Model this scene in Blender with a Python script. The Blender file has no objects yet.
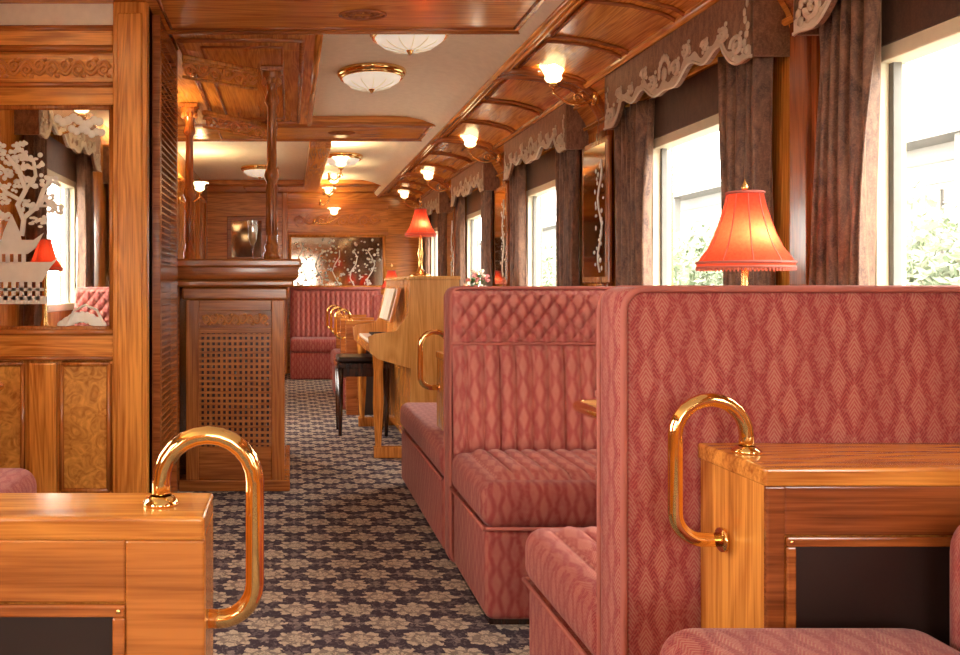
import bpy,bmesh,math,random
from mathutils import Vector,Matrix
random.seed(7)
sc=bpy.context.scene
sc.view_settings.view_transform='Standard'
sc.view_settings.exposure=.5
PI=math.pi
# ------------------------------------------------ materials
class NT:
    def __init__(s,name):
        s.m=bpy.data.materials.new(name); s.m.use_nodes=True
        s.t=s.m.node_tree; s.b=s.t.nodes['Principled BSDF']
    def n(s,typ,**kw):
        nd=s.t.nodes.new(typ)
        for k,v in kw.items(): setattr(nd,k,v)
        return nd
    def l(s,a,b): s.t.links.new(a,b)
    def M(s,op,a,b=None,c=None,clamp=False):
        nd=s.n('ShaderNodeMath',operation=op); nd.use_clamp=clamp
        for i,v in enumerate((a,b,c)):
            if v is None: continue
            if isinstance(v,(int,float)): nd.inputs[i].default_value=v
            else: s.l(v,nd.inputs[i])
        return nd.outputs[0]
    def mix(s,f,a,b):
        nd=s.n('ShaderNodeMix',data_type='RGBA')
        if isinstance(f,(int,float)): nd.inputs[0].default_value=f
        else: s.l(f,nd.inputs[0])
        for i,v in ((6,a),(7,b)):
            if isinstance(v,tuple): nd.inputs[i].default_value=(*v,1)
            else: s.l(v,nd.inputs[i])
        return nd.outputs[2]
    def coord(s,scale=(1,1,1)):
        tc=s.n('ShaderNodeTexCoord'); mp=s.n('ShaderNodeMapping')
        mp.inputs['Scale'].default_value=scale
        s.l(tc.outputs['Object'],mp.inputs[0]); return mp.outputs[0]
    def noise(s,vec,scale=5,detail=4,dist=0,rough=.5):
        nd=s.n('ShaderNodeTexNoise'); nd.inputs['Scale'].default_value=scale
        nd.inputs['Detail'].default_value=detail; nd.inputs['Distortion'].default_value=dist
        nd.inputs['Roughness'].default_value=rough
        s.l(vec,nd.inputs['Vector']); return nd.outputs['Fac']
    def bump(s,h,strength=.3,dist=.01):
        nd=s.n('ShaderNodeBump'); nd.inputs['Strength'].default_value=strength
        nd.inputs['Distance'].default_value=dist
        s.l(h,nd.inputs['Height']); s.l(nd.outputs[0],s.b.inputs['Normal'])
    def set(s,**kw):
        for k,v in kw.items():
            k=k.replace('_',' ')
            if isinstance(v,tuple): v=(*v,1)
            s.b.inputs[k].default_value=v
def wood(name,c1,c2,axis='z',rough=.24,coat=.45):
    a=NT(name)
    sc1={'z':(13,13,.9),'x':(.9,13,13),'y':(13,.9,13)}[axis]
    n1=a.noise(a.coord(sc1),1.3,4,1.0)
    sc3={'z':(5,5,.55),'x':(.55,5,5),'y':(5,.55,5)}[axis]
    fld=a.noise(a.coord(sc3),1.0,2,.6)
    ring=a.M('ABSOLUTE',a.M('SUBTRACT',a.M('FRACT',a.M('MULTIPLY',fld,15)),.5))
    sc2={'z':(110,110,3),'x':(3,110,110),'y':(110,3,110)}[axis]
    n2=a.noise(a.coord(sc2),1.5,3,.3)
    f=a.M('MULTIPLY_ADD',a.M('SUBTRACT',n1,.5),1.8,.60)
    f=a.M('MULTIPLY_ADD',a.M('SUBTRACT',ring,.25),1.0,f)
    f2=a.M('MULTIPLY_ADD',a.M('SUBTRACT',n2,.5),2.0,f,clamp=True)
    a.l(a.mix(f2,c2,c1),a.b.inputs['Base Color']); a.set(Roughness=rough,Coat_Weight=coat,Coat_Roughness=.12)
    a.bump(n2,.06,.003)
    return a.m
def plain(name,c,rough=.5,metal=0,**kw):
    a=NT(name); v=a.coord(); n=a.noise(v,25,3)
    k=a.mix(n,tuple(x*.88 for x in c),tuple(min(1,x*1.1) for x in c))
    a.l(k,a.b.inputs['Base Color']); a.set(Roughness=rough,Metallic=metal,**kw); return a.m
HC1=(.80,.325,.058); HC2=(.42,.125,.017)
Wz=wood('oak_vertical',HC1,HC2,'z'); Wx=wood('oak_cross',HC1,HC2,'x'); Wy=wood('oak_long',HC1,HC2,'y')
Wlite=wood('satin_maple',(.80,.43,.12),(.56,.25,.05),'z')
Wred=wood('mahogany_vertical',(.38,.105,.024),(.16,.04,.01),'z'); 
Wredx=wood('mahogany_cross',(.46,.14,.03),(.22,.055,.012),'x')
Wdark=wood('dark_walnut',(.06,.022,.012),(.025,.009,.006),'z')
Wmid=wood('oak_mid_cross',(.52,.175,.034),(.27,.075,.014),'x'); Wmidz=wood('oak_mid_vertical',(.52,.175,.034),(.27,.075,.014),'z')
def burl():
    a=NT('burl_veneer'); v=a.coord(); n=a.noise(v,16,6,2.5); n2=a.noise(v,6,3,1)
    f=a.M('MULTIPLY_ADD',a.M('SUBTRACT',n,.5),2.2,a.M('MULTIPLY',n2,1.1),clamp=True)
    a.l(a.mix(f,(.36,.12,.02),(.80,.38,.08)),a.b.inputs['Base Color']); a.set(Roughness=.25,Coat_Weight=.4); return a.m
Burl=burl()
Brass=plain('polished_brass',(.98,.64,.26),.09,1)
Brass2=plain('aged_brass',(.78,.48,.17),.25,1)
Cream=plain('cream_ceiling_paint',(.92,.86,.72),.6)
Frame=plain('ivory_window_frame',(.72,.66,.48),.4)
Carve=plain('carved_oak',(.64,.24,.05),.35)
Dark=plain('dark_leather',(.022,.011,.009),.4)
Lace=plain('ivory_applique',(.72,.63,.51),.8)
Frost=plain('etched_frost',(.86,.86,.78),.5)
Mirror=plain('mirror_silver',(.90,.88,.84),.02,1)
DMirror=plain('smoked_mirror',(.40,.31,.24),.06,1)
Paper=plain('sheet_paper',(.70,.62,.48),.8)
Ivory=plain('ivory_keys',(.8,.76,.66),.3)
Leaf=plain('leaf_green',(.05,.13,.04),.6)
Petal=plain('petal_pink',(.65,.2,.2),.7)
Platf=plain('platform_concrete',(.16,.16,.15),.9)
Bldg=plain('station_plaster',(.30,.295,.28),.9)
Bldg2=plain('station_trim',(.20,.195,.18),.8)
Tree=plain('tree_foliage',(.11,.15,.08),.9); Tree2=plain('tree_foliage_pale',(.19,.225,.15),.9)
def fabric(name,base,lite,deep,w=.036,per=.105,st=.0095,soft=.4,bandk=.35):
    a=NT(name)
    tc=a.n('ShaderNodeTexCoord'); sp=a.n('ShaderNodeSeparateXYZ'); a.l(tc.outputs['Object'],sp.inputs[0])
    g=a.n('ShaderNodeNewGeometry'); sn=a.n('ShaderNodeSeparateXYZ'); a.l(g.outputs['True Normal'],sn.inputs[0])
    ix=a.M('GREATER_THAN',a.M('ABSOLUTE',sn.outputs[0]),.75); iz=a.M('GREATER_THAN',a.M('ABSOLUTE',sn.outputs[2]),.72)
    X,Y,Z=sp.outputs
    u=a.M('ADD',a.M('MULTIPLY',X,a.M('SUBTRACT',1,ix)),a.M('MULTIPLY',Y,ix))
    v=a.M('ADD',a.M('MULTIPLY',Z,a.M('SUBTRACT',1,iz)),a.M('MULTIPLY',Y,iz))
    uu=a.M('DIVIDE',a.M('ADD',u,10),w)
    cell=a.M('FLOOR',uu)
    t=a.M('MULTIPLY',a.M('ABSOLUTE',a.M('SUBTRACT',a.M('FRACT',uu),.5)),2)
    sh=a.M('MULTIPLY',a.M('MODULO',cell,2),.5)
    vv=a.M('ADD',v,10)
    def tri(sgn,thr):
        s_=a.M('ABSOLUTE',a.M('SUBTRACT',a.M('FRACT',a.M('DIVIDE',a.M('MULTIPLY_ADD',t,sgn*w*.8,vv),st)),.5))
        return a.M('MULTIPLY',a.M('SUBTRACT',s_,thr),6,clamp=True)
    lines=tri(1,.22)
    ph=a.M('FRACT',a.M('ADD',a.M('DIVIDE',vv,per),sh))
    hw=a.M('SUBTRACT',1.02,a.M('MULTIPLY',a.M('ABSOLUTE',a.M('SUBTRACT',ph,.5)),2.1))
    leaf=a.M('MULTIPLY_ADD',a.M('SUBTRACT',hw,t),3,.5,clamp=True)
    s2=tri(-1,.20)
    band=a.M('MULTIPLY_ADD',a.M('SINE',a.M('MULTIPLY',uu,PI/2)),.5,.5)
    c_in=a.mix(lines,base,lite); c_out=a.mix(s2,deep,base)
    c=a.mix(leaf,c_out,c_in); c=a.mix(a.M('MULTIPLY',band,bandk),c,deep)
    big=a.noise(tc.outputs['Object'],7,4); c=a.mix(a.M('MULTIPLY',big,soft),c,base)
    wn=a.noise(tc.outputs['Object'],140,2); c=a.mix(a.M('MULTIPLY',a.M('GREATER_THAN',wn,.55),.22),c,lite)
    a.l(c,a.b.inputs['Base Color']); a.set(Roughness=.75,Sheen_Weight=.2,Sheen_Roughness=.4)
    a.b.inputs['Specular IOR Level'].default_value=.25
    fn=a.noise(tc.outputs['Object'],500,2); a.bump(a.M('ADD',fn,a.M('MULTIPLY',lines,.6)),.25,.002)
    return a.m
Fab=fabric('rose_feather_moquette',(.39,.082,.072),(.50,.235,.165),(.24,.024,.030),w=.030,per=.098,st=.009,soft=.45)
Fab2=fabric('rose_quilted_moquette',(.47,.125,.105),(.60,.30,.22),(.31,.045,.048),w=.031,per=.10,soft=.4,bandk=.15)
Pipe=plain('rose_piping',(.43,.12,.09),.7)
def carpet():
    a=NT('floral_carpet'); tc=a.n('ShaderNodeTexCoord')
    def warp(scale,amt,src):
        nz=a.n('ShaderNodeTexNoise'); nz.inputs['Scale'].default_value=scale; nz.inputs['Detail'].default_value=3
        a.l(tc.outputs['Object'],nz.inputs['Vector'])
        off=a.n('ShaderNodeVectorMath',operation='MULTIPLY_ADD'); a.l(nz.outputs['Color'],off.inputs[0])
        off.inputs[1].default_value=(amt,amt,0); a.l(src,off.inputs[2]); return off.outputs[0]
    wv=warp(45,.05,tc.outputs['Object'])
    sp=a.n('ShaderNodeSeparateXYZ'); a.l(wv,sp.inputs[0]); X,Y,_=sp.outputs
    def motif(ox,oy,R,n,amp,cw=.20,ch=.24,sx=1.,sy=1.2):
        p=a.M('MULTIPLY',a.M('SUBTRACT',a.M('FRACT',a.M('DIVIDE',a.M('ADD',X,10+ox),cw)),.5),cw*sx)
        q=a.M('MULTIPLY',a.M('SUBTRACT',a.M('FRACT',a.M('DIVIDE',a.M('ADD',Y,10+oy),ch)),.5),ch*sy)
        r=a.M('SQRT',a.M('ADD',a.M('MULTIPLY',p,p),a.M('MULTIPLY',q,q)))
        th=a.M('ARCTAN2',q,p)
        pr=a.M('MULTIPLY',a.M('MULTIPLY_ADD',a.M('COSINE',a.M('MULTIPLY',th,n)),amp,1-amp),R)
        m=a.M('LESS_THAN',r,pr)
        seg=a.M('GREATER_THAN',a.M('COSINE',a.M('MULTIPLY',th,n)),-.55)
        ring=a.M('GREATER_THAN',a.M('ABSOLUTE',a.M('SUBTRACT',r,R*.5)),R*.09)
        return a.M('MULTIPLY',m,a.M('MULTIPLY_ADD',a.M('MULTIPLY',seg,ring),.6,.4))
    big=a.M('MAXIMUM',motif(0,0,.074,8,.12),motif(.10,.12,.074,8,.12))
    sm=a.M('MAXIMUM',motif(.10,0,.036,4,.35),motif(0,.12,.036,4,.35))
    vein=a.noise(wv,42,3,1.5)
    vm=a.M('MULTIPLY',a.M('GREATER_THAN',vein,.57),.65)
    base=a.mix(vm,(.055,.040,.055),(.20,.165,.17))
    c=a.mix(a.M('MULTIPLY',sm,.7),base,(.34,.27,.25)); c=a.mix(big,c,(.54,.44,.34))
    fine=a.noise(tc.outputs['Object'],160,2); c=a.mix(a.M('MULTIPLY',a.M('GREATER_THAN',fine,.56),.35),c,(.12,.09,.10))
    a.l(c,a.b.inputs['Base Color']); a.set(Roughness=.95); a.b.inputs['Specular IOR Level'].default_value=.1
    a.bump(a.noise(tc.outputs['Object'],350,2),.3,.003); return a.m
Carpet=carpet()
def velvet(name,c1,c2,sc_=18,fine=60):
    a=NT(name); n=a.noise(a.coord((1,1,.35)),sc_,5,1.5); n3=a.noise(a.coord(),fine,2,2.5)
    f=a.M('MULTIPLY_ADD',a.M('SUBTRACT',n,.5),2.2,.45)
    f=a.M('MULTIPLY_ADD',a.M('GREATER_THAN',n3,.53),.3,f,clamp=True)
    a.l(a.mix(f,c2,c1),a.b.inputs['Base Color']); a.set(Roughness=.55,Sheen_Weight=.6,Sheen_Roughness=.35,Sheen_Tint=(.9,.65,.45)); return a.m
Curt=velvet('brown_brocade_curtain',(.27,.145,.085),(.065,.028,.022),26,70)
Valm=velvet('brown_valance_velvet',(.36,.20,.12),(.15,.07,.045),34,50)
PelmetShade=velvet('brown_pelmet_cloth',(.10,.05,.03),(.045,.02,.014),20)  # dark brown for the painted shadow under the valance
def glass(name,tr=.93,tint=(1,1,1)):
    m=bpy.data.materials.new(name); m.use_nodes=True; t=m.node_tree; t.nodes.clear()
    o=t.nodes.new('ShaderNodeOutputMaterial'); mx=t.nodes.new('ShaderNodeMixShader'); a=t.nodes.new('ShaderNodeBsdfTransparent'); g=t.nodes.new('ShaderNodeBsdfGlossy')
    a.inputs[0].default_value=(*tint,1); g.inputs['Roughness'].default_value=.02; mx.inputs[0].default_value=1-tr
    t.links.new(a.outputs[0],mx.inputs[1]); t.links.new(g.outputs[0],mx.inputs[2]); t.links.new(mx.outputs[0],o.inputs[0]); return m
Pane=glass('window_glass',.95); FluteG=glass('flute_glass',.55,(.95,.95,.9)); Champ=plain('champagne',(.95,.72,.36),.15)
def shade():
    m=bpy.data.materials.new('red_silk_shade'); m.use_nodes=True; t=m.node_tree; t.nodes.clear()
    o=t.nodes.new('ShaderNodeOutputMaterial'); d=t.nodes.new('ShaderNodeBsdfDiffuse'); tr=t.nodes.new('ShaderNodeBsdfTranslucent'); mx=t.nodes.new('ShaderNodeMixShader')
    tc=t.nodes.new('ShaderNodeTexCoord'); nz=t.nodes.new('ShaderNodeTexNoise'); nz.inputs['Scale'].default_value=120
    mc=t.nodes.new('ShaderNodeMix'); mc.data_type='RGBA'; mc.inputs[6].default_value=(.50,.05,.032,1); mc.inputs[7].default_value=(.62,.10,.06,1)
    t.links.new(tc.outputs['Object'],nz.inputs['Vector']); t.links.new(nz.outputs['Fac'],mc.inputs[0])
    t.links.new(mc.outputs[2],d.inputs[0]); t.links.new(mc.outputs[2],tr.inputs[0]); mx.inputs[0].default_value=.55
    t.links.new(d.outputs[0],mx.inputs[1]); t.links.new(tr.outputs[0],mx.inputs[2]); t.links.new(mx.outputs[0],o.inputs[0]); return m
Shade=shade()
def emis(name,c,e):
    a=NT(name); a.set(Base_Color=c,Roughness=.3,Emission_Color=c,Emission_Strength=e); return a.m
Tulip=emis('lit_tulip_glass',(1,.78,.42),2.6)
Dome=emis('frosted_dome_glass',(.92,.85,.70),.35)
# ------------------------------------------------ mesh builder
class MB:
    def __init__(s,name): s.name=name; s.bm=bmesh.new(); s.mats=[]
    def mi(s,m):
        if m not in s.mats: s.mats.append(m)
        return s.mats.index(m)
    def merge(s,b,m,smooth=False):
        i=s.mi(m)
        for f in b.faces: f.material_index=i; f.smooth=smooth
        me=bpy.data.meshes.new('t'); b.to_mesh(me); b.free(); s.bm.from_mesh(me); bpy.data.meshes.remove(me)
    def box(s,x0,x1,y0,y1,z0,z1,m,bev=0,seg=2,mat=None):
        b=bmesh.new(); bmesh.ops.create_cube(b,size=1)
        for v in b.verts: v.co=Vector(((x0+x1)/2+v.co.x*abs(x1-x0),(y0+y1)/2+v.co.y*abs(y1-y0),(z0+z1)/2+v.co.z*abs(z1-z0)))
        if bev: bmesh.ops.bevel(b,geom=b.edges[:],offset=bev,segments=seg,profile=.5,affect='EDGES')
        if mat: bmesh.ops.transform(b,matrix=mat,verts=b.verts)
        s.merge(b,m,bev>.015)
    def lathe(s,prof,c,m,n=28,lobe=0,la=0,smooth=True):
        b=bmesh.new(); rings=[]
        for k,(r,z) in enumerate(prof):
            ring=[]
            for i in range(n):
                a=2*PI*i/n; rr=r*(1+la*(k/len(prof))*math.cos(lobe*a)) if lobe else r
                ring.append(b.verts.new((c[0]+rr*math.cos(a),c[1]+rr*math.sin(a),c[2]+z)))
            rings.append(ring)
        for k in range(len(rings)-1):
            for i in range(n):
                j=(i+1)%n; b.faces.new((rings[k][i],rings[k][j],rings[k+1][j],rings[k+1][i]))
        s.merge(b,m,smooth)
    def tube(s,pts,r,m,n=8,closed=False,flat=None):
        pts=[Vector(p) for p in pts]; N=len(pts); b=bmesh.new(); rings=[]; nrm=None
        for i,p in enumerate(pts):
            if closed: t=(pts[(i+1)%N]-pts[i-1])
            else: t=pts[min(i+1,N-1)]-pts[max(i-1,0)]
            if t.length<1e-9: t=Vector((0,0,1))
            t.normalize()
            if nrm is None:
                up=Vector((0,0,1)) if abs(t.z)<.9 else Vector((1,0,0)); nrm=up.cross(t).normalized()
            else:
                nrm=nrm-t*nrm.dot(t)
                nrm=nrm.normalized() if nrm.length>1e-6 else t.orthogonal().normalized()
            bn=t.cross(nrm); rr=r[i] if isinstance(r,(list,tuple)) else r
            rings.append([b.verts.new(p+nrm*rr*math.cos(2*PI*k/n+PI/n)+bn*rr*math.sin(2*PI*k/n+PI/n)) for k in range(n)])
        for i in range(N if closed else N-1):
            A=rings[i];B=rings[(i+1)%N]
            for k in range(n): b.faces.new((A[k],A[(k+1)%n],B[(k+1)%n],B[k]))
        if not closed:
            b.faces.new(rings[0][::-1]); b.faces.new(rings[-1])
        s.merge(b,m,n>5)
    def prism(s,pts,ext,m):
        b=bmesh.new(); vs=[b.verts.new(p) for p in pts]; f=b.faces.new(vs)
        r=bmesh.ops.extrude_face_region(b,geom=[f])
        bmesh.ops.translate(b,vec=Vector(ext),verts=[g for g in r['geom'] if isinstance(g,bmesh.types.BMVert)])
        bmesh.ops.recalc_face_normals(b,faces=b.faces); bmesh.ops.triangulate(b,faces=[f for f in b.faces if len(f.verts)>4]); s.merge(b,m)
    def grid(s,fn,nu,nv,m,smooth=True):
        b=bmesh.new(); V=[[b.verts.new(fn(i/nu,j/nv)) for j in range(nv+1)] for i in range(nu+1)]
        for i in range(nu):
            for j in range(nv): b.faces.new((V[i][j],V[i+1][j],V[i+1][j+1],V[i][j+1]))
        s.merge(b,m,smooth)
    def ball(s,c,rx,ry,rz,m,sub=2,jit=0):
        b=bmesh.new(); bmesh.ops.create_icosphere(b,subdivisions=sub,radius=1)
        for v in b.verts:
            k=1+random.uniform(-jit,jit); v.co=Vector((c[0]+v.co.x*rx*k,c[1]+v.co.y*ry*k,c[2]+v.co.z*rz*k))
        s.merge(b,m,jit==0)
    def done(s):
        xs=[v.co for v in s.bm.verts]
        mn=[min(c[i] for c in xs) for i in range(3)]; mx=[max(c[i] for c in xs) for i in range(3)]
        o=Vector(((mn[0]+mx[0])/2,(mn[1]+mx[1])/2,mn[2]))
        for v in s.bm.verts: v.co-=o
        me=bpy.data.meshes.new(s.name); s.bm.to_mesh(me); s.bm.free()
        for m in s.mats: me.materials.append(m)
        ob=bpy.data.objects.new(s.name,me); ob.location=o; bpy.context.collection.objects.link(ob); return ob
def plight(par,loc,w,rad=.03,col=(1,.72,.42)):
    L=bpy.data.lights.new('bulb_light','POINT'); L.energy=w; L.shadow_soft_size=rad; L.color=col
    o=bpy.data.objects.new('bulb',L); bpy.context.collection.objects.link(o)
    o.parent=par; o.location=Vector(loc)-par.location
def spiral(c,ud,vd,r0,turns,flip=1,a0=0,n=18):
    out=[]
    for i in range(n):
        t=i/(n-1); a=a0+flip*turns*2*PI*t; r=r0*(1-.85*t)
        out.append(Vector(c)+Vector(ud)*r*math.cos(a)+Vector(vd)*r*math.sin(a))
    return out
def scrolls(mb,o,ud,vd,L,H,m,cells,r=.006):
    o=Vector(o);ud=Vector(ud);vd=Vector(vd); w=L/cells
    mb.tube([o+ud*(L*i/60)+vd*(H*.5+H*.28*math.sin(2*PI*cells/2*i/60)) for i in range(61)],r,m,6)
    for k in range(cells):
        c=o+ud*(w*(k+.5))+vd*(H*(.42 if k%2==0 else .58))
        mb.tube(spiral(c,ud,vd,min(H*.36,w*.45),1.4,1 if k%2 else -1,PI/2 if k%2 else -PI/2),r*.9,m,5)
        for s in (-1,1):
            q=c+ud*(s*w*.4)+vd*(H*.25*(1 if k%2 else -1)*s); mb.ball(q,.012,.007,.009,m,1)
def frame_rect(mb,p,ud,vd,L,H,r,m):
    p=Vector(p);ud=Vector(ud);vd=Vector(vd)
    c=[p,p+ud*L,p+ud*L+vd*H,p+vd*H]
    for i in range(4): mb.tube([c[i],c[(i+1)%4]],r,m,6)
# ------------------------------------------------ shell
XR=1.74; XL=-1.45; YB=-3.0; YE=10.85
mb=MB('floor'); mb.box(XL-.1,XR+.1,YB-.1,YE+.1,-.08,0,Carpet); mb.done()
G=[(-3.0,-1.55),(-.85,.6),(1.28,2.72),(2.95,4.35),(4.95,6.4),(7.05,8.5),(9.15,10.6)]
OP=[(-2.75,-1.8),(-.6,.35),(1.5,2.54),(3.2,4.08),(5.2,6.2),(7.3,8.3),(9.4,10.4)]
ZS,ZT=.95,1.80
def wall(name,x0,x1,ops,ya,yb,m,zt=2.42):
    w=MB(name); w.box(x0,x1,ya,yb,0,ZS,m); w.box(x0,x1,ya,yb,ZT,zt,m)
    y=ya
    for a,b in ops:
        if a>y: w.box(x0,x1,y,a,ZS,ZT,m)
        y=b
    if y<yb: w.box(x0,x1,y,yb,ZS,ZT,m)
    return w
w=wall('wall_right',XR,XR+.1,OP,YB,YE,Wz); w.done()
LOP=[o for o in OP if o[1]<3.2]
w=wall('wall_left',XL-.1,XL,LOP,YB,3.70,Wz); w.done()
wi=0
def portal(loc,dirv,sx,sy):
    L=bpy.data.lights.new('portal','AREA'); L.shape='RECTANGLE'; L.size=sx; L.size_y=sy; L.cycles.is_portal=True
    o=bpy.data.objects.new('window_portal',L); bpy.context.collection.objects.link(o)
    o.location=loc; o.rotation_euler=Vector(dirv).to_track_quat('-Z','Z').to_euler()
def window(x,s,a,b):
    global wi; wi+=1
    w=MB('window_%d'%wi); f=.045
    x0,x1=(x-.018*s,x+.07*s)
    x0,x1=min(x0,x1),max(x0,x1)
    w.box(x0,x1,a,a+f,ZS,ZT,Frame,.004); w.box(x0,x1,b-f,b,ZS,ZT,Frame,.004)
    w.box(x0,x1,a+f,b-f,ZT-f,ZT,Frame,.004); w.box(x0,x1,a+f,b-f,ZS,ZS+f,Frame,.004)
    xa=x+.03*s
    for (p,q) in ((a+f,a+f+.02),(b-f-.02,b-f)): w.box(xa-.012,xa+.012,p,q,ZS+f,ZT-f,Bldg2)
    w.box(xa-.002,xa+.002,a+f,b-f,ZS+f,ZT-f,Pane); w.done()
    portal((x+.09*s,(a+b)/2,(ZS+ZT)/2),(-s,0,0),b-a,ZT-ZS)
for a,b in OP: window(XR,1,a,b)
for a,b in LOP: window(XL,-1,a,b)
# unseen rear window, added to light the seat fronts
w=MB('wall_back'); za,zb=1.05,1.95
w.box(XL,XR,YB-.1,YB,0,za,Wx); w.box(XL,XR,YB-.1,YB,zb,2.42,Wx)
bo=[(-.55,.75)]
for a,b in ((XL,-.55),(.75,XR)): w.box(a,b,YB-.1,YB,za,zb,Wz)
w.done()
for a,b in bo:
    wi+=1; w=MB('window_%d'%wi); f=.04
    w.box(a,a+f,YB-.09,YB+.02,za,zb,Frame); w.box(b-f,b,YB-.09,YB+.02,za,zb,Frame); w.box(a,b,YB-.09,YB+.02,za,za+f,Frame); w.box(a,b,YB-.09,YB+.02,zb-f,zb,Frame)
    w.box(a+f,b-f,YB-.05,YB-.046,za+f,zb-f,Pane); w.done(); portal(((a+b)/2,YB-.12,(za+zb)/2),(0,1,0),b-a,zb-za)
def curtain(x,s,y0,y1,z0=.55,z1=1.98,nf=5):
    c=MB('curtain'); ph=random.random()*6
    def fn(u,v):
        z=z0+(z1-z0)*v; mid=(y0+y1)/2; pin=1-.18*math.sin(PI*min(1,max(0,(z-.7)/1.3)))
        y=mid+(y0-mid+(y1-y0)*u)*pin+.014*math.sin(4*v+ph)
        d=.027*math.sin(2*PI*nf*u+ph+.9*math.sin(3.5*v+ph))+.009*math.sin(2*PI*(2*nf+1)*u+1+2*v)
        return Vector((x-s*(.062+d),y,z))
    c.grid(fn,nf*16,20,Curt); o=c.done(); m=o.modifiers.new('s','SOLIDIFY'); m.thickness=.004
def valance(x,s,y0,y1):
    v=MB('curtain_valance'); L=y1-y0; xo=x-s*.13
    def bot(t):
        k=abs(t-.5)*2
        return 1.985-.055*math.exp(-((k)/.18)**2)-.10*max(0,(k-.70)/.30)**.6*(1 if k>.7 else 0)+.018*math.cos(k*PI*6)
    n=60; top=2.19
    b=[(xo,y0+L*i/n,bot(i/n)) for i in range(n+1)]
    v.grid(lambda u,w:Vector((xo,y0+L*u,bot(u)+(top-bot(u))*w)),60,2,Valm,False)
    v.grid(lambda u,w:Vector((xo+s*.02,y0+L*u,bot(u)+(top-bot(u))*w)),60,2,Valm,False)
    v.grid(lambda u,w:Vector((xo+s*.02*w,y0+L*u,bot(u))),60,1,Valm,False)
    for yy in (y0,y1): v.box(min(xo,x),max(xo,x),yy-.008,yy+.008,bot(0),top,Valm)
    v.box(min(xo,x),max(xo,x),y0,y1,top-.01,top+.015,Wy)
    xb=x-s*.018; v.box(min(xb,x),max(xb,x),y0+.2,y1-.2,1.802,2.0,PelmetShade)  # dark board paints the valance's shadow over the window head
    xt=xo-s*.004
    v.grid(lambda u,w:Vector((xt,y0+L*u,bot(u)+.004+(.032+.010*math.sin(u*90))*w)),120,1,Lace,False)
    v.tube([(xt,p[1],p[2]+.002) for p in b],.007,Lace,5)
    U=(0,1,0);V=(0,0,1)
    for t,r,f in ((.07,.040,1),(.14,.030,-1),(.93,.040,-1),(.86,.030,1),(.42,.038,1),(.58,.038,-1),(.35,.028,-1),(.65,.028,1),(.24,.022,1),(.76,.022,-1)):
        c=(xt,y0+L*t,bot(t)+.066); v.tube(spiral(c,U,V,r,1.3,f,0),.010,Lace,5)
        for a in range(4):
            an=a*PI/2+.6; v.ball((xt,c[1]+r*1.15*math.cos(an),c[2]+r*1.15*math.sin(an)),.004,.013,.011,Lace,1)
    cy=y0+L*.5; zc=bot(.5)
    for a in range(9):
        an=PI*(a/8); v.ball((xt,cy+.050*math.cos(an),zc+.07+.066*math.sin(an)),.004,.016,.022,Lace,1)
    v.ball((xt,cy,zc+.065),.006,.028,.036,Lace,1)
    for t in (.025,.975):
        for a in range(7):
            v.ball((xt,y0+L*t+.012*math.sin(a*1.7),bot(t)+.03+.027*a),.004,.018-.0015*a,.018,Lace,1)
    v.done()
for (g,o) in zip(G,OP):
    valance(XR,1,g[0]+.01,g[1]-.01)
    curtain(XR,1,g[0]+.02,o[0]+.08); curtain(XR,1,o[1]-.12,g[1]-.02)
    if o in LOP:
        valance(XL,-1,g[0],g[1]); curtain(XL,-1,g[0]+.02,o[0]+.1); curtain(XL,-1,o[1]-.1,g[1]-.02)
# ceiling
c=MB('ceiling'); c.box(XL-.1,1.0,YB,YE,2.37,2.43,Cream)
cv=[(.72,2.37),(.86,2.364),(.98,2.34),(1.07,2.30),(1.12,2.25)]
def lerp(pts,t):
    k=t*(len(pts)-1); i=min(int(k),len(pts)-2); f=k-i
    return (pts[i][0]*(1-f)+pts[i+1][0]*f,pts[i][1]*(1-f)+pts[i+1][1]*f)
def cf(u,v):
    p=lerp(cv,u); return Vector((p[0],YB+(YE-YB)*v,p[1]))
c.grid(cf,12,1,Cream); 
c.box(.95,XR+.1,YB,YE,2.43,2.47,Cream)
c.done()
sl=[(1.12,2.26),(1.20,2.285),(1.40,2.265),(1.55,2.225),(1.66,2.15),(1.72,2.05),(XR,1.98)]
c=MB('ceiling_cove_panelling')
c.grid(lambda u,v:Vector((lerp(sl,u)[0],YB+(YE-YB)*v,lerp(sl,u)[1])),24,1,Wy)
for (x,z,r) in ((1.13,2.26,.022),(1.18,2.272,.012),(1.60,2.19,.02),(1.66,2.14,.012),(1.72,2.02,.014)):
    c.tube([(x,YB,z),(x,YE,z)],r,Wy,8)
ribs=[-1.2,.92,2.83,4.65,6.72,8.82,10.7]
for k in range(len(ribs)-1):
    a,b=ribs[k],ribs[k+1]; n=3; w=(b-a-.12)/n
    for j in range(n):
        ya=a+.06+j*w+.04; yb_=ya+w-.08
        for (t0,t1) in ((.19,.58),):
            path=[]
            for i in range(9):
                p=lerp(sl,t0+(t1-t0)*i/8); path.append((p[0],ya,p[1]-.006))
            path2=[(p[0],yb_,p[2]) for p in path]
            c.tube(path,.009,Wredx,6); c.tube(path2,.009,Wredx,6)
            c.tube([path[0],path2[0]],.009,Wredx,6); c.tube([path[-1],path2[-1]],.009,Wredx,6)
for y in ribs:
    for dy in (-.05,.05):
        c.tube([(lerp(sl,i/16)[0],y+dy,lerp(sl,i/16)[1]-.012) for i in range(17)],.02,Wredx,8)
    c.grid(lambda u,v:Vector((lerp(sl,u)[0],y-.05+.1*v,lerp(sl,u)[1]-.016)),16,1,Wredx)
c.done()
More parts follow.
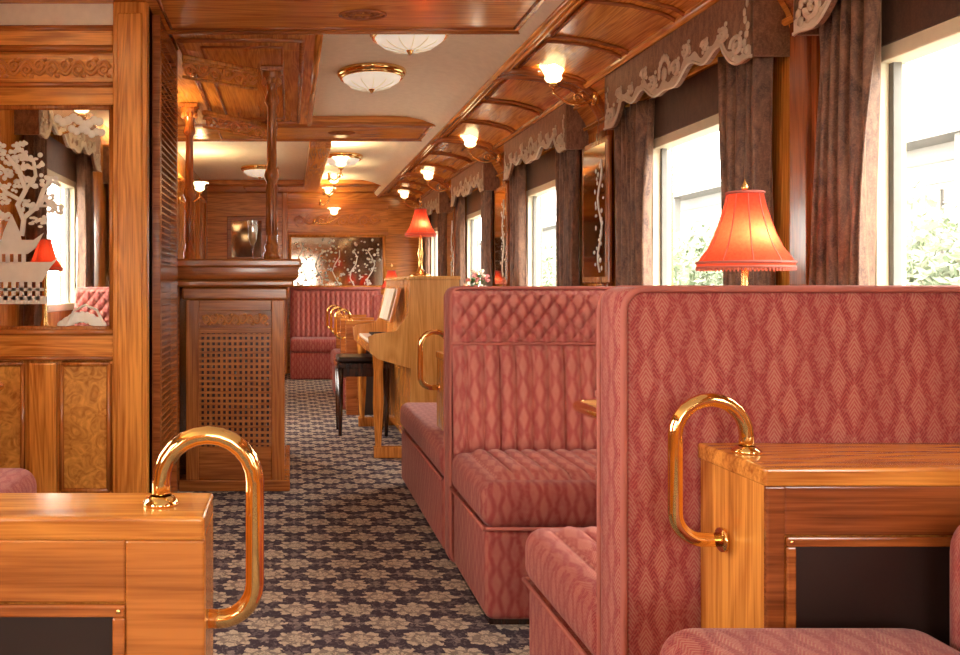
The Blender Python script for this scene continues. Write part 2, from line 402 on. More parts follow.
def beam(name,y0,y1,x0=XL,x1=1.12,med=None):
    b=MB(name); b.box(x0,x1,y0,y1,2.30,2.369,Wx,.004)
    frame_rect(b,(-.55,y0+.06,2.299),(1,0,0),(0,1,0),x1+.55-.08,y1-y0-.12,.008,Wredx)
    b.tube([(x0,y0,2.305),(x1,y0,2.305)],.016,Wmid,8); b.tube([(x0,y1,2.305),(x1,y1,2.305)],.016,Wmid,8)
    if med:
        mx,my=med
        b.tube([(mx+.1*math.cos(a*PI/12),my+.06*math.sin(a*PI/12),2.297) for a in range(24)],.007,Wredx,6,closed=True)
        for a in range(10): b.ball((mx+.06*math.cos(a*PI/5),my+.033*math.sin(a*PI/5),2.297),.018,.012,.006,Wredx,1)
    b.done()
beam('trim_1',3.30,4.0,med=(.32,3.74)); beam('trim_2',6.3,6.95,med=(.4,6.6)); beam('trim_3',10.05,10.8)
s=MB('bar_canopy_soffit'); s.box(-1.05,.14,4.31,6.28,2.30,2.368,Wy,.004); s.box(-.565,.14,4.02,4.31,2.30,2.368,Wy,.004)
frame_rect(s,(-.54,4.12,2.298),(1,0,0),(0,1,0),.60,2.05,.014,Wredx)
frame_rect(s,(-.44,4.24,2.298),(1,0,0),(0,1,0),.40,1.8,.008,Wredx)
s.tube([(.14,4.02,2.305),(.14,6.28,2.305)],.02,Wy,8)
s.done()
s=MB('trim_4'); s.box(.16,.34,6.98,10.0,2.24,2.368,Wy,.01); s.done()
# end wall
e=MB('wall_end'); e.box(XL,XR,YE,YE+.1,0,2.42,Wx)
e.box(-1.05,-.06,YE-.05,YE,0,2.36,Wx); e.box(-.10,-.03,YE-.09,YE,0,2.36,Wz,.01)
e.box(-.8,-.30,YE-.07,YE-.05,1.42,2.0,Wredx,.01); e.box(-.74,-.36,YE-.075,YE-.07,1.48,1.94,DMirror)
e.box(-.03,1.25,YE-.03,YE,1.76,1.80,Carve,.01); e.box(-.03,1.25,YE-.03,YE,2.1,2.16,Carve,.01)
e.box(0,1.2,YE-.02,YE,1.10,1.75,DMirror); frame_rect(e,(0,YE-.02,1.1),(1,0,0),(0,0,1),1.2,.65,.02,Wz)
for k in range(170):
    x=random.uniform(.05,1.15); z=1.12+random.random()**1.2*.58; e.ball((x,YE-.022,z),.018*random.uniform(.5,1.4),.003,.015*random.uniform(.5,1.5),Frost,1)
for k in range(5):
    x=.15+.22*k; e.tube([(x+.05*math.sin(j*1.3+k),YE-.022,1.12+.09*j) for j in range(6)],.008,Frost,5)
e.box(-.03,1.25,YE-.03,YE-.0,1.8,2.1,Wx)
scrolls(e,(.05,YE-.03,1.86),(1,0,0),(0,0,1),1.1,.18,Carve,8,.01)
e.done()
w=wall('wall_bar_side',-1.12,-1.05,[(6.1,7.5)],4.3,YE,Wz,2.37)
for k in (0,3,4,5): frame_rect(w,(-1.045,4.5+k*1.0+(.2 if k else 0),1.2),(0,1,0),(0,0,1),.8,.95,.015,Carve)
w.done(); window(-1.05,-1,6.1,7.5)  # window added here to bring daylight into the far aisle
w=MB('wall_bar_front'); w.box(XL-.1,-1.05,3.70,4.30,0,2.37,Wx); w.done()
p=MB('trim_5')
for y in ribs[:-1]:
    p.box(XR-.035,XR,y-.075,y+.075,0,2.0,Wred,.006); p.box(XR-.05,XR,y-.05,y+.05,.95,1.95,Wred,.006)
p.box(XR-.035,XR,YB,YE,.92,.948,Wy,.008)
p.done()
for yc in (4.65,6.72,8.82):
    m=MB('wall_mirror'); a,b=yc-.20,yc+.20
    m.box(XR-.075,XR-.052,a,b,1.12,1.90,Wred,.008); m.box(XR-.078,XR-.0755,a+.035,b-.035,1.155,1.865,DMirror)
    x=XR-.079
    for k in range(26): m.ball((x,a+.08+.1*random.random()+.03*math.sin(k*2.1),1.20+.022*k),.003,random.uniform(.008,.02),random.uniform(.008,.016),Frost,1)
    m.tube([(x,a+.11+.03*math.sin(k),1.18+.05*k) for k in range(13)],.005,Frost,5)
    m.done()
# ------------------------------------------------ partition with etched mirror
PY=3.6
p=MB('wall_partition')
p.box(XL,-.60,PY+.02,PY+.10,0,2.30,Wz)
p.box(-.745,-.60,PY-.03,PY+.11,0,2.30,Wz,.006)
p.box(-.725,-.62,PY-.04,PY-.03,.05,2.25,Wz,.006)
p.box(XL,-.745,PY,PY+.02,2.19,2.30,Cream); p.box(XL,-.745,PY-.02,PY+.02,2.10,2.19,Wx,.008)
p.box(XL,-.745,PY,PY+.02,1.96,2.10,Wx); p.tube([(XL,PY-.02,2.105),(-.745,PY-.02,2.105)],.014,Wmid)
p.tube([(XL,PY-.01,1.955),(-.745,PY-.01,1.955)],.012,Wmid); p.tube([(XL,PY-.01,2.19),(-.745,PY-.01,2.19)],.016,Wmid)
p.box(XL,-.745,PY-.005,PY+.02,1.87,1.96,Wx,.004)
scrolls(p,(-1.36,PY-.004,1.975),(1,0,0),(0,0,1),.60,.105,Carve,11,.007)
p.box(XL,-.745,PY-.02,PY+.02,.80,.915,Wx,.006); p.tube([(XL,PY-.025,.91),(-.745,PY-.025,.91)],.014,Wmid); p.tube([(XL,PY-.02,.80),(-.745,PY-.02,.80)],.01,Wmid)
p.box(XL,-.745,PY,PY+.02,0,.80,Wz)
for (a,b) in ((-1.42,-1.13),(-.965,-.765)):
    p.box(a,b,PY-.008,PY,.24,.775,Burl); frame_rect(p,(a,PY-.008,.24),(1,0,0),(0,0,1),b-a,.535,.011,Wmidz)
p.box(-1.10,-.985,PY-.025,PY,.1,.78,Wz,.006); p.box(XL,-.745,PY-.012,PY,.0,.2,Wx)
p.done()
m=MB('etched_mirror'); x0,x1,z0,z1=-1.40,-.755,.925,1.86
m.box(x0,x1,PY-.002,PY+.018,z0,z1,Mirror); frame_rect(m,(x0,PY-.004,z0),(1,0,0),(0,0,1),x1-x0,z1-z0,.011,Wmidz)
yy=PY-.003
def px(x,y): return ((x-290)/236.,1.1+(287-y)/236.)
def fl(pts,mt=Frost): m.prism([(px(a,b)[0],yy,px(a,b)[1]) for a,b in pts],(0,-.002,0),mt)
def disc(x,y,r,ry=None):
    q=px(x,y); m.ball((q[0],yy,q[1]),r/236,.0025,(ry or r)/236,Frost,2)
fl([(-8,262),(52,262),(60,256),(50,268),(42,282),(-8,282)]); fl([(-8,240),(34,240),(44,233),(36,248),(28,254),(-8,254)])
for xx in (-4,4,12,20,28,36): fl([(xx,282),(xx+4,282),(xx+4,300),(xx,300)])
fl([(-8,288),(44,288),(44,291),(-8,291)])
fl([(-8,296),(48,296),(48,304),(-8,304)])
for xx in (-2,6,14,22): fl([(xx,254),(xx+4,254),(xx+4,263),(xx,263)])
fl([(4,232),(12,214),(20,232),(22,240),(2,240)])
def tb(pts,r): m.tube([(px(a,b)[0],yy,px(a,b)[1]) for a,b in pts],r,Frost,5)
tb([(22,236),(24,220),(18,205),(26,190),(20,172),(10,158)],.013); tb([(24,218),(38,206),(44,190),(52,180)],.010); tb([(20,200),(6,192),(-4,180)],.010); tb([(26,190),(36,176),(34,162)],.008); tb([(38,206),(50,206),(58,212)],.006)
rs=random.Random(3)
for (a,b,R) in ((8,158,10),(-2,172,9),(20,160,9),(34,162,10),(50,180,10),(12,186,9),(56,208,8),(46,200,8),(30,182,9),(2,198,8),(38,222,7),(-4,150,9),(30,205,7),(14,172,8),(2,215,8),(20,148,7)):
    for k in range(15):
        disc(a+rs.uniform(-R,R),b+rs.uniform(-R*.7,R*.7),rs.uniform(1.6,3.4),rs.uniform(1.4,2.8))
for k in range(9): disc(58+k*5.2,119+3*math.sin(k*1.5)+k*.6,4.5,4.5)
for k in range(7): disc(72+k*5,129+k*.8+2*math.sin(k*2),4,4)
for k in range(9): disc(62+k*5,326-9*math.sin(PI*k/8),5,6)
tb([(66,326),(75,310),(86,305),(97,310),(103,322)],.006)
m.done()
l=MB('louvred_door'); X=-.598
l.box(X,X+.03,3.72,3.76,.02,2.29,Wredx); l.box(X,X+.03,4.26,4.30,.02,2.29,Wredx)
for z in (.02,.28,1.12,2.2): l.box(X,X+.03,3.76,4.26,z,z+.08,Wredx)
z=.38
while z<2.18:
    if not 1.08<z<1.22: l.box(X+.002,X+.03,3.76,4.26,-.004,.004,Wmid,0,2,Matrix.Translation((0,0,z))@Matrix.Rotation(0,4,'Y'))
    z+=.03
l.box(X-.03,X,3.72,4.3,.0,2.295,Wred)
l.done()
# ------------------------------------------------ bar
b=MB('bar_counter')
b.box(-.56,-.03,4.60,5.55,.0,1.10,Wmidz,.006)
b.box(-.60,0.0,4.57,5.6,.0,.06,Wmid,.006)
b.box(-.585,-.01,4.585,5.6,1.03,1.10,Wmid,.012); b.box(-.62,.02,4.55,5.62,1.10,1.14,Wmid,.012)
b.box(-.68,.045,4.52,5.66,1.14,1.235,Wredx,.02,4); b.box(-.7,.06,4.50,5.68,1.205,1.25,Wmid,.012,3)
b.box(-.56,-.49,4.575,4.60,.06,1.03,Wmidz,.005); b.box(-.10,-.03,4.575,4.60,.06,1.03,Wmidz,.005)
b.box(-.49,-.10,4.58,4.60,.06,.24,Wmid,.004); b.box(-.49,-.10,4.58,4.60,.97,1.03,Wmid,.004); b.box(-.49,-.10,4.58,4.60,.85,.88,Wmid,.004)
b.box(-.49,-.10,4.597,4.60,.24,.85,Wdark); b.box(-.49,-.10,4.595,4.60,.88,.97,Wredx)
scrolls(b,(-.47,4.590,.885),(1,0,0),(0,0,1),.35,.08,Carve,9,.006)
for k in range(14): xk=-.485+.38*k/13; b.box(xk-.0075,xk+.0075,4.583,4.593,.24,.85,Wmidz)
for k in range(20): zk=.255+.585*k/19; b.box(-.49,-.10,4.578,4.586,zk-.007,zk+.007,Wmid)
b.box(-1.03,-.6,4.62,5.4,0,1.2,Wredx)
b.done()
def column(x,y,z0,z1):
    c=MB('bar_column'); H=z1-z0
    pr=[(.0,0),(.048,0),(.048,.03),(.034,.045),(.042,.07),(.030,.09),(.026,.11),(.028,H*.40),(.038,H*.42),(.042,H*.44),(.038,H*.46),(.028,H*.48),(.024,H*.80),(.040,H*.82),(.036,H*.85),(.025,H*.87),(.030,H*.90),(.038,H*.92),(.055,H*.96),(.055,H),(0,H)]
    c.lathe(pr,(x,y,z0),Wmidz,20)
    for k in range(10):
        a=k*PI/5; c.tube([(x+.027*math.cos(a),y+.027*math.sin(a),z0+.13),(x+.028*math.cos(a),y+.028*math.sin(a),z0+H*.39)],.0045,Wmidz,6)
        c.ball((x+.045*math.cos(a),y+.045*math.sin(a),z0+H*.93),.012,.012,.022,Carve,1)
    c.box(x-.06,x+.06,y-.06,y+.06,z1-.025,z1,Wmidz,.005); c.done()
column(-.10,4.66,1.252,2.298); column(-.66,5.58,1.252,2.298)
def friez(a,bq,n):
    fz=MB('carved_frieze')
    a=Vector(a);bq=Vector(bq);u=(bq-a);L=u.length;u.normalize()
    fz.tube([a,bq],.014,Wz,6); d=Vector((0,0,-.10)); fz.tube([a+d,bq+d],.008,Wz,6); fz.tube([a+d*.15,bq+d*.15],.012,Wx,6)
    scrolls(fz,a+d*.95,u,Vector((0,0,1)),L,.085,Carve,n,.0065); fz.done()
friez((-.545,4.33,2.27),(-.18,4.60,2.27),6); friez((-.58,5.67,2.27),(-.12,6.2,2.27),6); friez((-.12,4.75,2.27),(-.1,6.2,2.27),10)
def flute(x,y,z):
    g=MB('champagne_flute'); g.lathe([(0,0),(.03,.001),(.03,.004),(.004,.008),(.0035,.07),(.012,.085),(.024,.12),(.028,.17),(.026,.225)],(x,y,z),FluteG,20)
    g.lathe([(0,.082),(.011,.088),(.022,.12),(.0255,.17),(.0245,.195),(0,.195)],(x,y,z),Champ,20); g.done()
flute(-.21,4.78,1.251); flute(-.10,5.1,1.251)
# ------------------------------------------------ seating
def quiltface(mb,x0,x1,z0,z1,y,d,kind,dep=.018,tilt=0):
    def fn(u,v):
        X=x0+(x1-x0)*u; Z=z0+(z1-z0)*v
        edge=min(1,min(u,1-u)*30,min(v,1-v)*12+.15)
        if kind=='q':
            s=.062; h=(abs(math.sin(PI*(X+Z*.8)/s)*math.sin(PI*(X-Z*.8)/s)))**.4
        else: h=abs(math.sin(PI*X/.062))**.45
        return Vector((X,y+d*(dep*h+dep*.5)*edge+d*tilt*(1-v),Z))
    mb.grid(fn,int((x1-x0)/.0055),44 if kind=='q' else 16,Fab2)
def rounded_loop(x0,x1,z0,z1,y,r=.04):
    pts=[]
    for cx,cz,a0 in ((x1-r,z1-r,0),(x0+r,z1-r,PI/2),(x0+r,z0+r,PI),(x1-r,z0+r,1.5*PI)):
        for k in range(6): a=a0+PI/2*k/5; pts.append((cx+r*math.cos(a),y,cz+r*math.sin(a)))
    return pts
def bench(x0,x1,yb,d,depth,h=1.1,name='booth_bench',th=.13):
    b=MB(name); y0,y1=sorted((yb,yb-d*th))
    b.box(x0,x1,y0,y1,.02,h,Fab,.03,4)
    ys,ye=sorted((yb,yb+d*depth))
    b.box(x0+.012,x1,ys,ye-.0,.02,.32,Fab,.03,4)
    b.box(x0,x1,ys-.005,ye+.012 if d>0 else ye,.315,.465,Fab,.05,6) if d>0 else b.box(x0,x1,ys-.012,ye+.005,.315,.465,Fab,.05,6)
    quiltface(b,x0+.01,x1,.875,h-.015,yb,d,'q',.026); quiltface(b,x0+.01,x1,.46,.885,yb,d,'c',.030,.03)
    b.tube([(x0+.004,yb+d*.018,.882),(x1,yb+d*.03,.882)],.007,Pipe)
    for yy in (y0+.004,y1-.004): b.tube(rounded_loop(x0+.006,x1-.004,.03,h-.004,yy),.007,Pipe,6,closed=True)
    yf=yb+d*depth
    b.tube([(x0+.01,yf,.32),(x1,yf,.32)],.006,Pipe)
    b.tube([(x0+.004,yb,.32),(x0+.004,yf,.32)],.006,Pipe)
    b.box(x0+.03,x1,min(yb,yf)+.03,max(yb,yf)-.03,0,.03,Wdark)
    a_,b_=sorted((yb+d*.02,yf-d*.03))
    W_=x1-x0-.03
    b.grid(lambda u,v:Vector((x0+.02+W_*u,a_+(b_-a_)*v,.452+(.040*min(1,12*u,7*v,7*(1-v)))**1*(.55+.45*abs(math.sin(PI*(x0+.02+W_*u)/.062))**.5))),180,16,Fab2)
    return b.done()
bench(.62,1.60,1.72,1,.55); bench(.62,1.60,3.30,-1,.56)
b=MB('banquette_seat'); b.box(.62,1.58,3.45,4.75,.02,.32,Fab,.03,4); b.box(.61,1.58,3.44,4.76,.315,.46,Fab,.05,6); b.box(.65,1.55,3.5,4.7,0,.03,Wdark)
b.tube([(.615,3.45,.32),(.615,4.75,.32)],.006,Pipe); b.done()
def handle(mb,xf,s,y,T=.81):
    P=[]; R=.0625; 
    P+= [(xf,y,T),(xf,y,T+.03)]
    for k in range(1,13): P.append((xf+s*R-s*R*math.cos(PI*k/12),y,T+.03+R*math.sin(PI*k/12)))
    xo=xf+s*2*R; P+=[(xo,y,T-.02),(xo,y,T-.105)]
    r=.048
    for k in range(1,8): a=PI/2*k/7; P.append((xo-s*r*(1-math.cos(a)),y,T-.105-r*math.sin(a)))
    P.append((xf+s*.038,y,T-.153))
    mb.tube(P,.0125,Brass,16)
    mb.lathe([(0,0),(.024,0),(.024,.004),(.018,.010),(.014,.012)],(xf,y,T),Brass,24)
    q=(xf+s*.04,y,T-.153)
    mb.tube([(q[0],y,q[2]),(q[0]+s*.006,y,q[2])],.021,Brass,16)
def divider(x0,x1,y0,y1,hs,hy,stile=.09,T=.81,name='seat_divider',z0=0,face=Wredx,top=Wx,xo=None):
    d=MB(name); d.box(x0+.004,x1,y0+.012,y1,z0,T-.025,Wz,.004)
    d.box(x0-.0,x1,y0-.0,y1+.002,T-.03,T,top,.005,3)
    fx0,fx1=x0+.004,x1
    ya=y0+.002
    if hs>0: inner=(fx0+.02,fx1-stile)
    else: inner=(fx0+stile,fx1-.02)
    d.box(fx0,inner[0],ya,y0+.013,z0,T-.03,face,.003); d.box(inner[1],fx1,ya,y0+.013,z0,T-.03,face,.003)
    d.box(inner[0],inner[1],ya+.003,y0+.013,.70,T-.03,face,.003)
    d.box(inner[0],inner[1],ya-.004,ya+.004,.684,.70,Wredx,.003)
    d.box(inner[0],inner[0]+.016,ya-.004,ya+.004,z0,.684,Wredx,.003); d.box(inner[1]-.016,inner[1],ya-.004,ya+.004,z0,.684,Wredx,.003)
    d.box(inner[0]+.016,inner[1]-.016,y0+.004,y0+.012,z0,.684,Dark)
    for xx in (inner[0]+.008,inner[1]-.008,(inner[0]*.35+inner[1]*.65)):
        d.ball((xx,ya-.004,.692),.0035,.002,.0035,Brass,2)
    xf=(x0+.04) if hs<0 else (x1-.073)
    if xo is not None: xf=xo
    handle(d,xf,hs,hy,T)
    return d.done()
divider(-.95,-.108,1.07,1.20,1,1.135,stile=.10,face=Wmid,xo=-.172)
divider(.76,1.60,1.36,1.585,-1,1.49,stile=.03,z0=.0,xo=.800,face=wood('mahogany_face',(.32,.085,.02),(.14,.034,.008),'x'))
divider(.66,1.56,3.62,3.85,-1,3.75,z0=.47,xo=.70,face=Wlite)
for y in (7.3,8.1,8.9): divider(.48,.80,y,y+.12,-1,y+.06,z0=0,xo=.52,name='seat_divider')
for y in (7.45,8.25):
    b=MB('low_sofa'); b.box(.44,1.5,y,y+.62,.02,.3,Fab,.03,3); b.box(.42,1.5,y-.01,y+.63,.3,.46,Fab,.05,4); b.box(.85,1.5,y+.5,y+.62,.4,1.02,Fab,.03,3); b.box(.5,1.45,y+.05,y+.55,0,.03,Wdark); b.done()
b=MB('armchair'); b.box(.60,1.56,.80,1.32,.02,.42,Fab,.04,4); b.box(.565,1.0,.78,1.345,.42,.578,Fab,.055,8)
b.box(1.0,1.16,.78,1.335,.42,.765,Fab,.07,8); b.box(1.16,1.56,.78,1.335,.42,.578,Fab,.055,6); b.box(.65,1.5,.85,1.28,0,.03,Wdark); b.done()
b=MB('booth_bench'); b.box(XL+.12,-1.08,1.85,1.98,.02,1.1,Fab,.03,4); b.box(XL+.12,-.86,1.98,2.85,.0,.34,Fab,.03,4); b.box(XL+.12,-.84,1.97,2.87,.34,.50,Fab,.06,6)
quiltface(b,XL+.13,-1.09,.88,1.085,1.98,1,'q'); quiltface(b,XL+.13,-1.09,.5,.885,1.98,1,'c'); b.done()
b=MB('end_sofa'); b.box(0.0,1.14,10.62,10.78,.0,1.08,Fab,.04,4); quiltface(b,.02,1.12,.46,1.06,10.62,-1,'c',.025); b.box(0,1.14,10.08,10.62,.0,.32,Fab,.03,3); b.box(-.0,1.14,10.06,10.62,.32,.48,Fab,.05,5)
b.tube([(0,10.6,1.08),(1.14,10.6,1.08)],.02,Pipe); b.done()
# ------------------------------------------------ tables & lamps
def table(x0,x1,y0,y1,z=.742):
    t=MB('dining_table'); r=.05; pts=[]
    for cx,cy,a0 in ((x1-.01,y1-.01,0),(x0+r,y1-r,PI/2),(x0+r,y0+r,PI),(x1-.01,y0+.01,1.5*PI)):
        rr=r if cx<x1-.02 else .01
        for k in range(7): a=a0+PI/2*k/6; pts.append(Vector((cx+rr*math.cos(a),cy+rr*math.sin(a),z-.03)))
    t.prism(pts,(0,0,.03),Wlite)
    t.tube([p+Vector((0,0,.015)) for p in pts],.017,Brass,8,closed=True)
    cx=(x0+x1)/2+(.1 if x1-x0>.5 else 0); cy=(y0+y1)/2
    t.lathe([(.0,0),(.13,0),(.13,.02),(.04,.05),(.03,.3),(.04,.5),(.08,z-.03)],(cx,cy,0),Brass2,24); t.done()
table(.90,1.62,2.32,2.70)
def tlamp(x,y,z,k=1.0,stem=.40,w=9,kr=.88):
    L=MB('table_lamp')
    L.lathe([(0,0),(.075,0),(.075,.012),(.03,.03),(.014,.06),(.012,.12),(.022,.16),(.012,.20),(.010,stem),(.006,stem+.02),(0,stem+.02)],(x,y,z),Brass2,24)
    zs=z+stem; kk=k*kr
    pr=[(.149,0),(.150,.012),(.136,.032),(.114,.060),(.094,.10),(.077,.145),(.063,.19),(.056,.224)]
    pr=[(a*kk,c*k) for a,c in pr]; L.lathe(pr,(x,y,zs),Shade,40,smooth=True)
    for rz,rr in ((.0,.149),(.014,.150),(.224,.057)):
        L.tube([(x+rr*kk*math.cos(a*PI/20),y+rr*kk*math.sin(a*PI/20),zs+rz*k) for a in range(40)],.0045*k,Pipe,6,closed=True)
    for a in range(72):
        an=a*PI/36; q=(x+.149*kk*math.cos(an),y+.149*kk*math.sin(an)); L.tube([(q[0],q[1],zs),(q[0],q[1],zs-.010*k)],.0032*k,Pipe,4)
    for a in range(10):
        an=a*PI/5; L.tube([(x+(r_+.0005)*math.cos(an),y+(r_+.0005)*math.sin(an),zs+z_) for r_,z_ in pr[1:]],.0016*k,Pipe,4)
    for an in (0,2*PI/3,4*PI/3): L.tube([(x,y,zs+.215*k),(x+.05*kk*math.cos(an),y+.05*kk*math.sin(an),zs+.22*k)],.002,Brass2,4)
    L.tube([(x,y,zs),(x,y,zs+.24*k)],.003,Brass2,5)
    L.lathe([(0,.225),(.008,.23),(.011,.242),(.004,.255),(0,.27)],(x,y,zs),Brass2,12)
    o=L.done(); plight(o,(x+.01,y-.048,zs+.085*k),w,.014,(1,.66,.30)); return o
tlamp(1.37,2.56,.744,1,.415,2.6)
table(XL+.11,-1.09,2.92,3.2); tlamp(-1.20,3.04,.744,.66,.44,.9)
tlamp(.90,5.86,1.171,.80,.285,1.3)
table(.95,1.62,9.05,9.4,.742); tlamp(1.10,9.2,.744,.85,.345,1.2)
def sconce(x,y,z,s=1,w=4,wallx=None):
    L=MB('wall_sconce'); wx=wallx if wallx else x+s*.24
    P=[]
    for k in range(13):
        t=k/12; P.append((wx+(x-wx)*t,y,z-.055-.045*math.sin(PI*t)-(1-t)*.03))
    P.append((x,y,z-.02)); L.tube(P,.007,Brass,8)
    L.tube(spiral((wx-s*.09,y,z-.08),(1,0,0),(0,0,1),.03,1.2),.005,Brass,6)
    L.tube([(wx+s*.012,y,z-.085),(wx-s*.012,y,z-.085)],.035,Brass,16)
    L.lathe([(0,-.03),(.022,-.02),(.026,-.008),(.014,0)],(x,y,z),Brass,16)
    L.lathe([(.014,0),(.036,.010),(.044,.024),(.040,.036)],(x,y,z),Tulip,36,6,.15)
    for a in range(6):
        an=a*PI/3+.3
        def pf(u,v,an=an):
            wd=.034*math.sin(PI*min(1,.12+.88*v))**.7*(1 if v<.98 else .4); rr=.034+.052*v**1.5; zz=.018+.058*math.sin(v*PI*.62)
            o_=(2*u-1)*wd; return Vector((x+rr*math.cos(an)-o_*math.sin(an),y+rr*math.sin(an)+o_*math.cos(an),z+zz+.012*(2*u-1)**2))
        L.grid(pf,5,7,Tulip)
    o=L.done(); plight(o,(x,y,z+.065),w,.014,(1,.70,.36))
for y in (-1.6,.35,2.42,4.52,6.6,8.6,10.4): sconce(1.40,y,2.185,1,19,1.62)
for y in (-1.6,.35,2.3): sconce(XL+.25,y,2.10,-1,17,XL+.02)
for (x,y,z) in ((.45,7.5,2.16),(.45,8.7,2.16),(.45,9.8,2.16)): sconce(x,y,z,-1,8,.345)
sconce(.55,10.6,2.0,-1,3,.30)
sconce(-.85,5.3,2.0,-1,9,-1.04); sconce(-.85,8.0,2.0,-1,10,-1.04)  # bar-side sconces added as fill light
def dome(x,y):
    L=MB('ceiling_lamp')
    L.lathe([(0,.0),(.20,.0),(.205,-.012),(.195,-.028),(.18,-.034),(.172,-.03)],(x,y,2.369),Brass,40)
    L.lathe([(.176,-.03),(.165,-.055),(.13,-.082),(.08,-.10),(.03,-.106),(0,-.107)],(x,y,2.369),Dome,40)
    L.tube([(x+.178*math.cos(a*PI/20),y+.178*math.sin(a*PI/20),2.335) for a in range(40)],.012,Brass,8,closed=True)
    for k in range(12):
        a=k*PI/6; L.tube([(x+q*math.cos(a),y+q*math.sin(a),2.369+zz-.001) for q,zz in ((.174,-.034),(.13,-.083),(.08,-.101),(.03,-.107))],.0025,Cream,4)
    L.lathe([(0,-.13),(.01,-.125),(.014,-.115),(.02,-.105)],(x,y,2.369),Brass,12); o=L.done()
dome(.48,5.0); dome(.59,4.18); dome(-.32,9.0); dome(.45,1.2); dome(.45,-1.4); dome(.5,8.2)
# ------------------------------------------------ piano + stool
p=MB('upright_piano'); x0,x1,y0,y1=.75,1.08,5.42,6.80
p.box(x0+.02,x1,y0+.03,y1-.03,.08,1.15,Wz,.005); p.box(x0-.0,x1+.01,y0,y1,1.145,1.17,Wlite,.008,3)
side=[(x1,y0,0.0),(x0+.02,y0,0.0),(x0+.02,y0,.58),(.56,y0,.64),(.51,y0,.68),(.50,y0,.78),(.54,y0,.80),(.68,y0,.82),(x0,y0,.92),(x0+.02,y0,1.145),(x1,y0,1.145)]
for yy in (y0,y1-.035): p.prism([(a,yy,c) for a,_,c in side],(0,.035,0),Wlite)
p.box(.53,x0+.03,y0+.03,y1-.03,.66,.72,Wz,.005); p.box(.55,x0,y0+.07,y1-.07,.72,.735,Ivory)
for k in range(52):
    yk=y0+.09+k*(y1-y0-.18)/52
    if k%7 not in (2,6): p.box(.62,x0,yk,yk+.012,.735,.748,Dark)
for yy in (y0+.04,y1-.1):
    p.lathe([(.0,0),(.03,0),(.03,.04),(.02,.08),(.035,.35),(.03,.55),(.038,.66)],(.57,yy+.03,.0),Wz,16); p.box(.54,x0+.02,yy,yy+.06,.0,.07,Wz,.005)
def tl(o,a): return Matrix.Translation(o)@Matrix.Rotation(a,4,'Y')
p.box(-.012,.012,y0+.3,y1-.3,0,.24,Wz,.004,2,tl((.68,0,.86),.25))
p.box(-.022,-.014,y0+.38,y0+.62,.01,.23,Paper,0,2,tl((.68,0,.86),.25)); p.box(-.022,-.014,y0+.64,y0+.88,.01,.23,Paper,0,2,tl((.68,0,.86),.25))
p.done()
s=MB('piano_stool'); x0,x1,y0,y1=.34,.74,6.24,6.60
s.box(x0,x1,y0,y1,.50,.54,Wdark,.008); s.box(x0+.01,x1-.01,y0+.01,y1-.01,.54,.585,Dark,.02,4); s.box(x0+.03,x1-.03,y0+.02,y1-.02,.44,.50,Wdark)
for a in (x0+.03,x1-.03):
    for c_ in (y0+.03,y1-.03): s.tube([(a,c_,.0),(a,c_,.12),(a,c_,.5)],[.014,.018,.026],Wdark,8)
s.done()
v=MB('flower_vase'); c0=(1.36,6.2,0)
v.lathe([(0,0),(.12,0),(.12,.02),(.02,.05),(.02,.88),(.10,.90),(.10,.93),(0,.93)],c0,Wredx,20)
v.lathe([(0,.93),(.03,.93),(.045,.97),(.03,1.02),(.02,1.05),(.026,1.07)],c0,Brass2,20)
for k in range(34):
    a=random.random()*6.28; r=random.uniform(.01,.10); z=1.10+random.uniform(0,.13)-r*.2
    q=(c0[0]+r*math.cos(a),c0[1]+r*math.sin(a),z); v.tube([(c0[0],c0[1],1.05),q],.002,Leaf,4); v.ball(q,.018,.018,.014,(Petal,Lace,Leaf)[k%3],1,.25)
v.done()
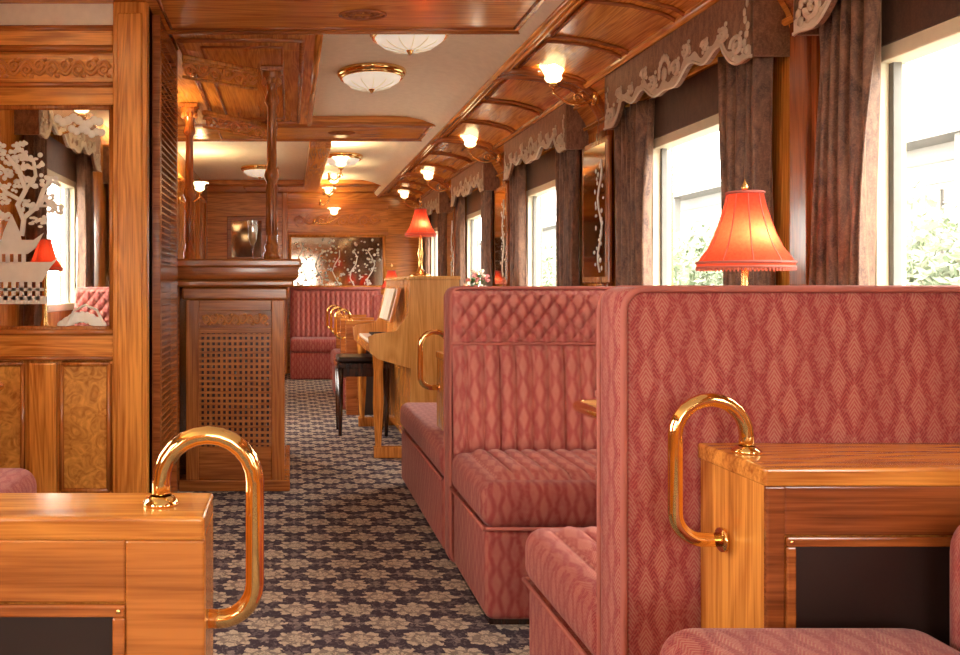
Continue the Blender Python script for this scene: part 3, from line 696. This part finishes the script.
# ------------------------------------------------ exterior
g=MB('station_platform'); g.box(2.2,40,-30,60,-.9,-.6,Platf); g.box(-40,-2,-30,60,-.9,-.6,Platf); g.done()
g=MB('station_building'); g.box(10,11,-15,45,-.6,3.3,Bldg); g.box(9.4,11,-15,45,3.3,3.4,Bldg2)
for k in range(20):
    y=-14+k*3
    g.box(9.96,10,y,y+1.2,.8,2.6,Bldg2); g.box(9.5,9.65,y+2,y+2.15,-.6,3.3,Bldg2)
    for j in range(4): g.box(9.93,9.97,y+.3*j,y+.3*j+.04,.8,2.6,Bldg)
    g.box(9.93,9.97,y,y+1.2,1.68,1.74,Bldg)
for k in range(12): g.box(9.97,10,-15,45,-.5+.32*k,-.47+.32*k,Bldg2)
g.done()
for (x,y,r) in ((6.4,8.6,1.15),(6.8,10.6,1.3),(6.5,3.0,.9),(6.6,13.2,1.3),(6.8,16,1.4),(6.6,20,1.4)):
    t=MB('garden_tree'); t.tube([(x,y,-.6),(x,y,.8)],.08,Wdark,8)
    for mt,N in ((Tree,1100),(Tree2,1500)):
        bq=bmesh.new()
        for k in range(N):
            d=Vector((random.gauss(0,1),random.gauss(0,1),random.gauss(0,1))).normalized()*(random.random()**.33)*r
            cl=.85+.3*math.sin(d.x*7+1)*math.sin(d.y*6)*math.sin(d.z*8)
            c_=Vector((x,y,1.1))+Vector((d.x*.8*cl,d.y*cl,d.z*.95*cl))
            A=Vector((random.gauss(0,1),random.gauss(0,1),random.gauss(0,1))).normalized(); B=A.orthogonal().normalized(); ll=random.uniform(.05,.10)
            bq.faces.new([bq.verts.new(c_+A*ll),bq.verts.new(c_+B*ll*.4),bq.verts.new(c_-A*ll),bq.verts.new(c_-B*ll*.4)])
        t.merge(bq,mt)
    t.done()
W=bpy.data.worlds.new('World'); sc.world=W; W.use_nodes=True
bg=W.node_tree.nodes['Background']; bg.inputs[0].default_value=(1,.95,.85,1); bg.inputs[1].default_value=14
cam=bpy.data.cameras.new('camera'); co=bpy.data.objects.new('camera',cam); bpy.context.collection.objects.link(co)
co.location=(0,0,1.1); co.rotation_euler=(PI/2,0,0); cam.sensor_width=36; cam.lens=36*850/960; cam.shift_x=190/960; cam.shift_y=-40.5/960; cam.clip_start=.05
sc.camera=co
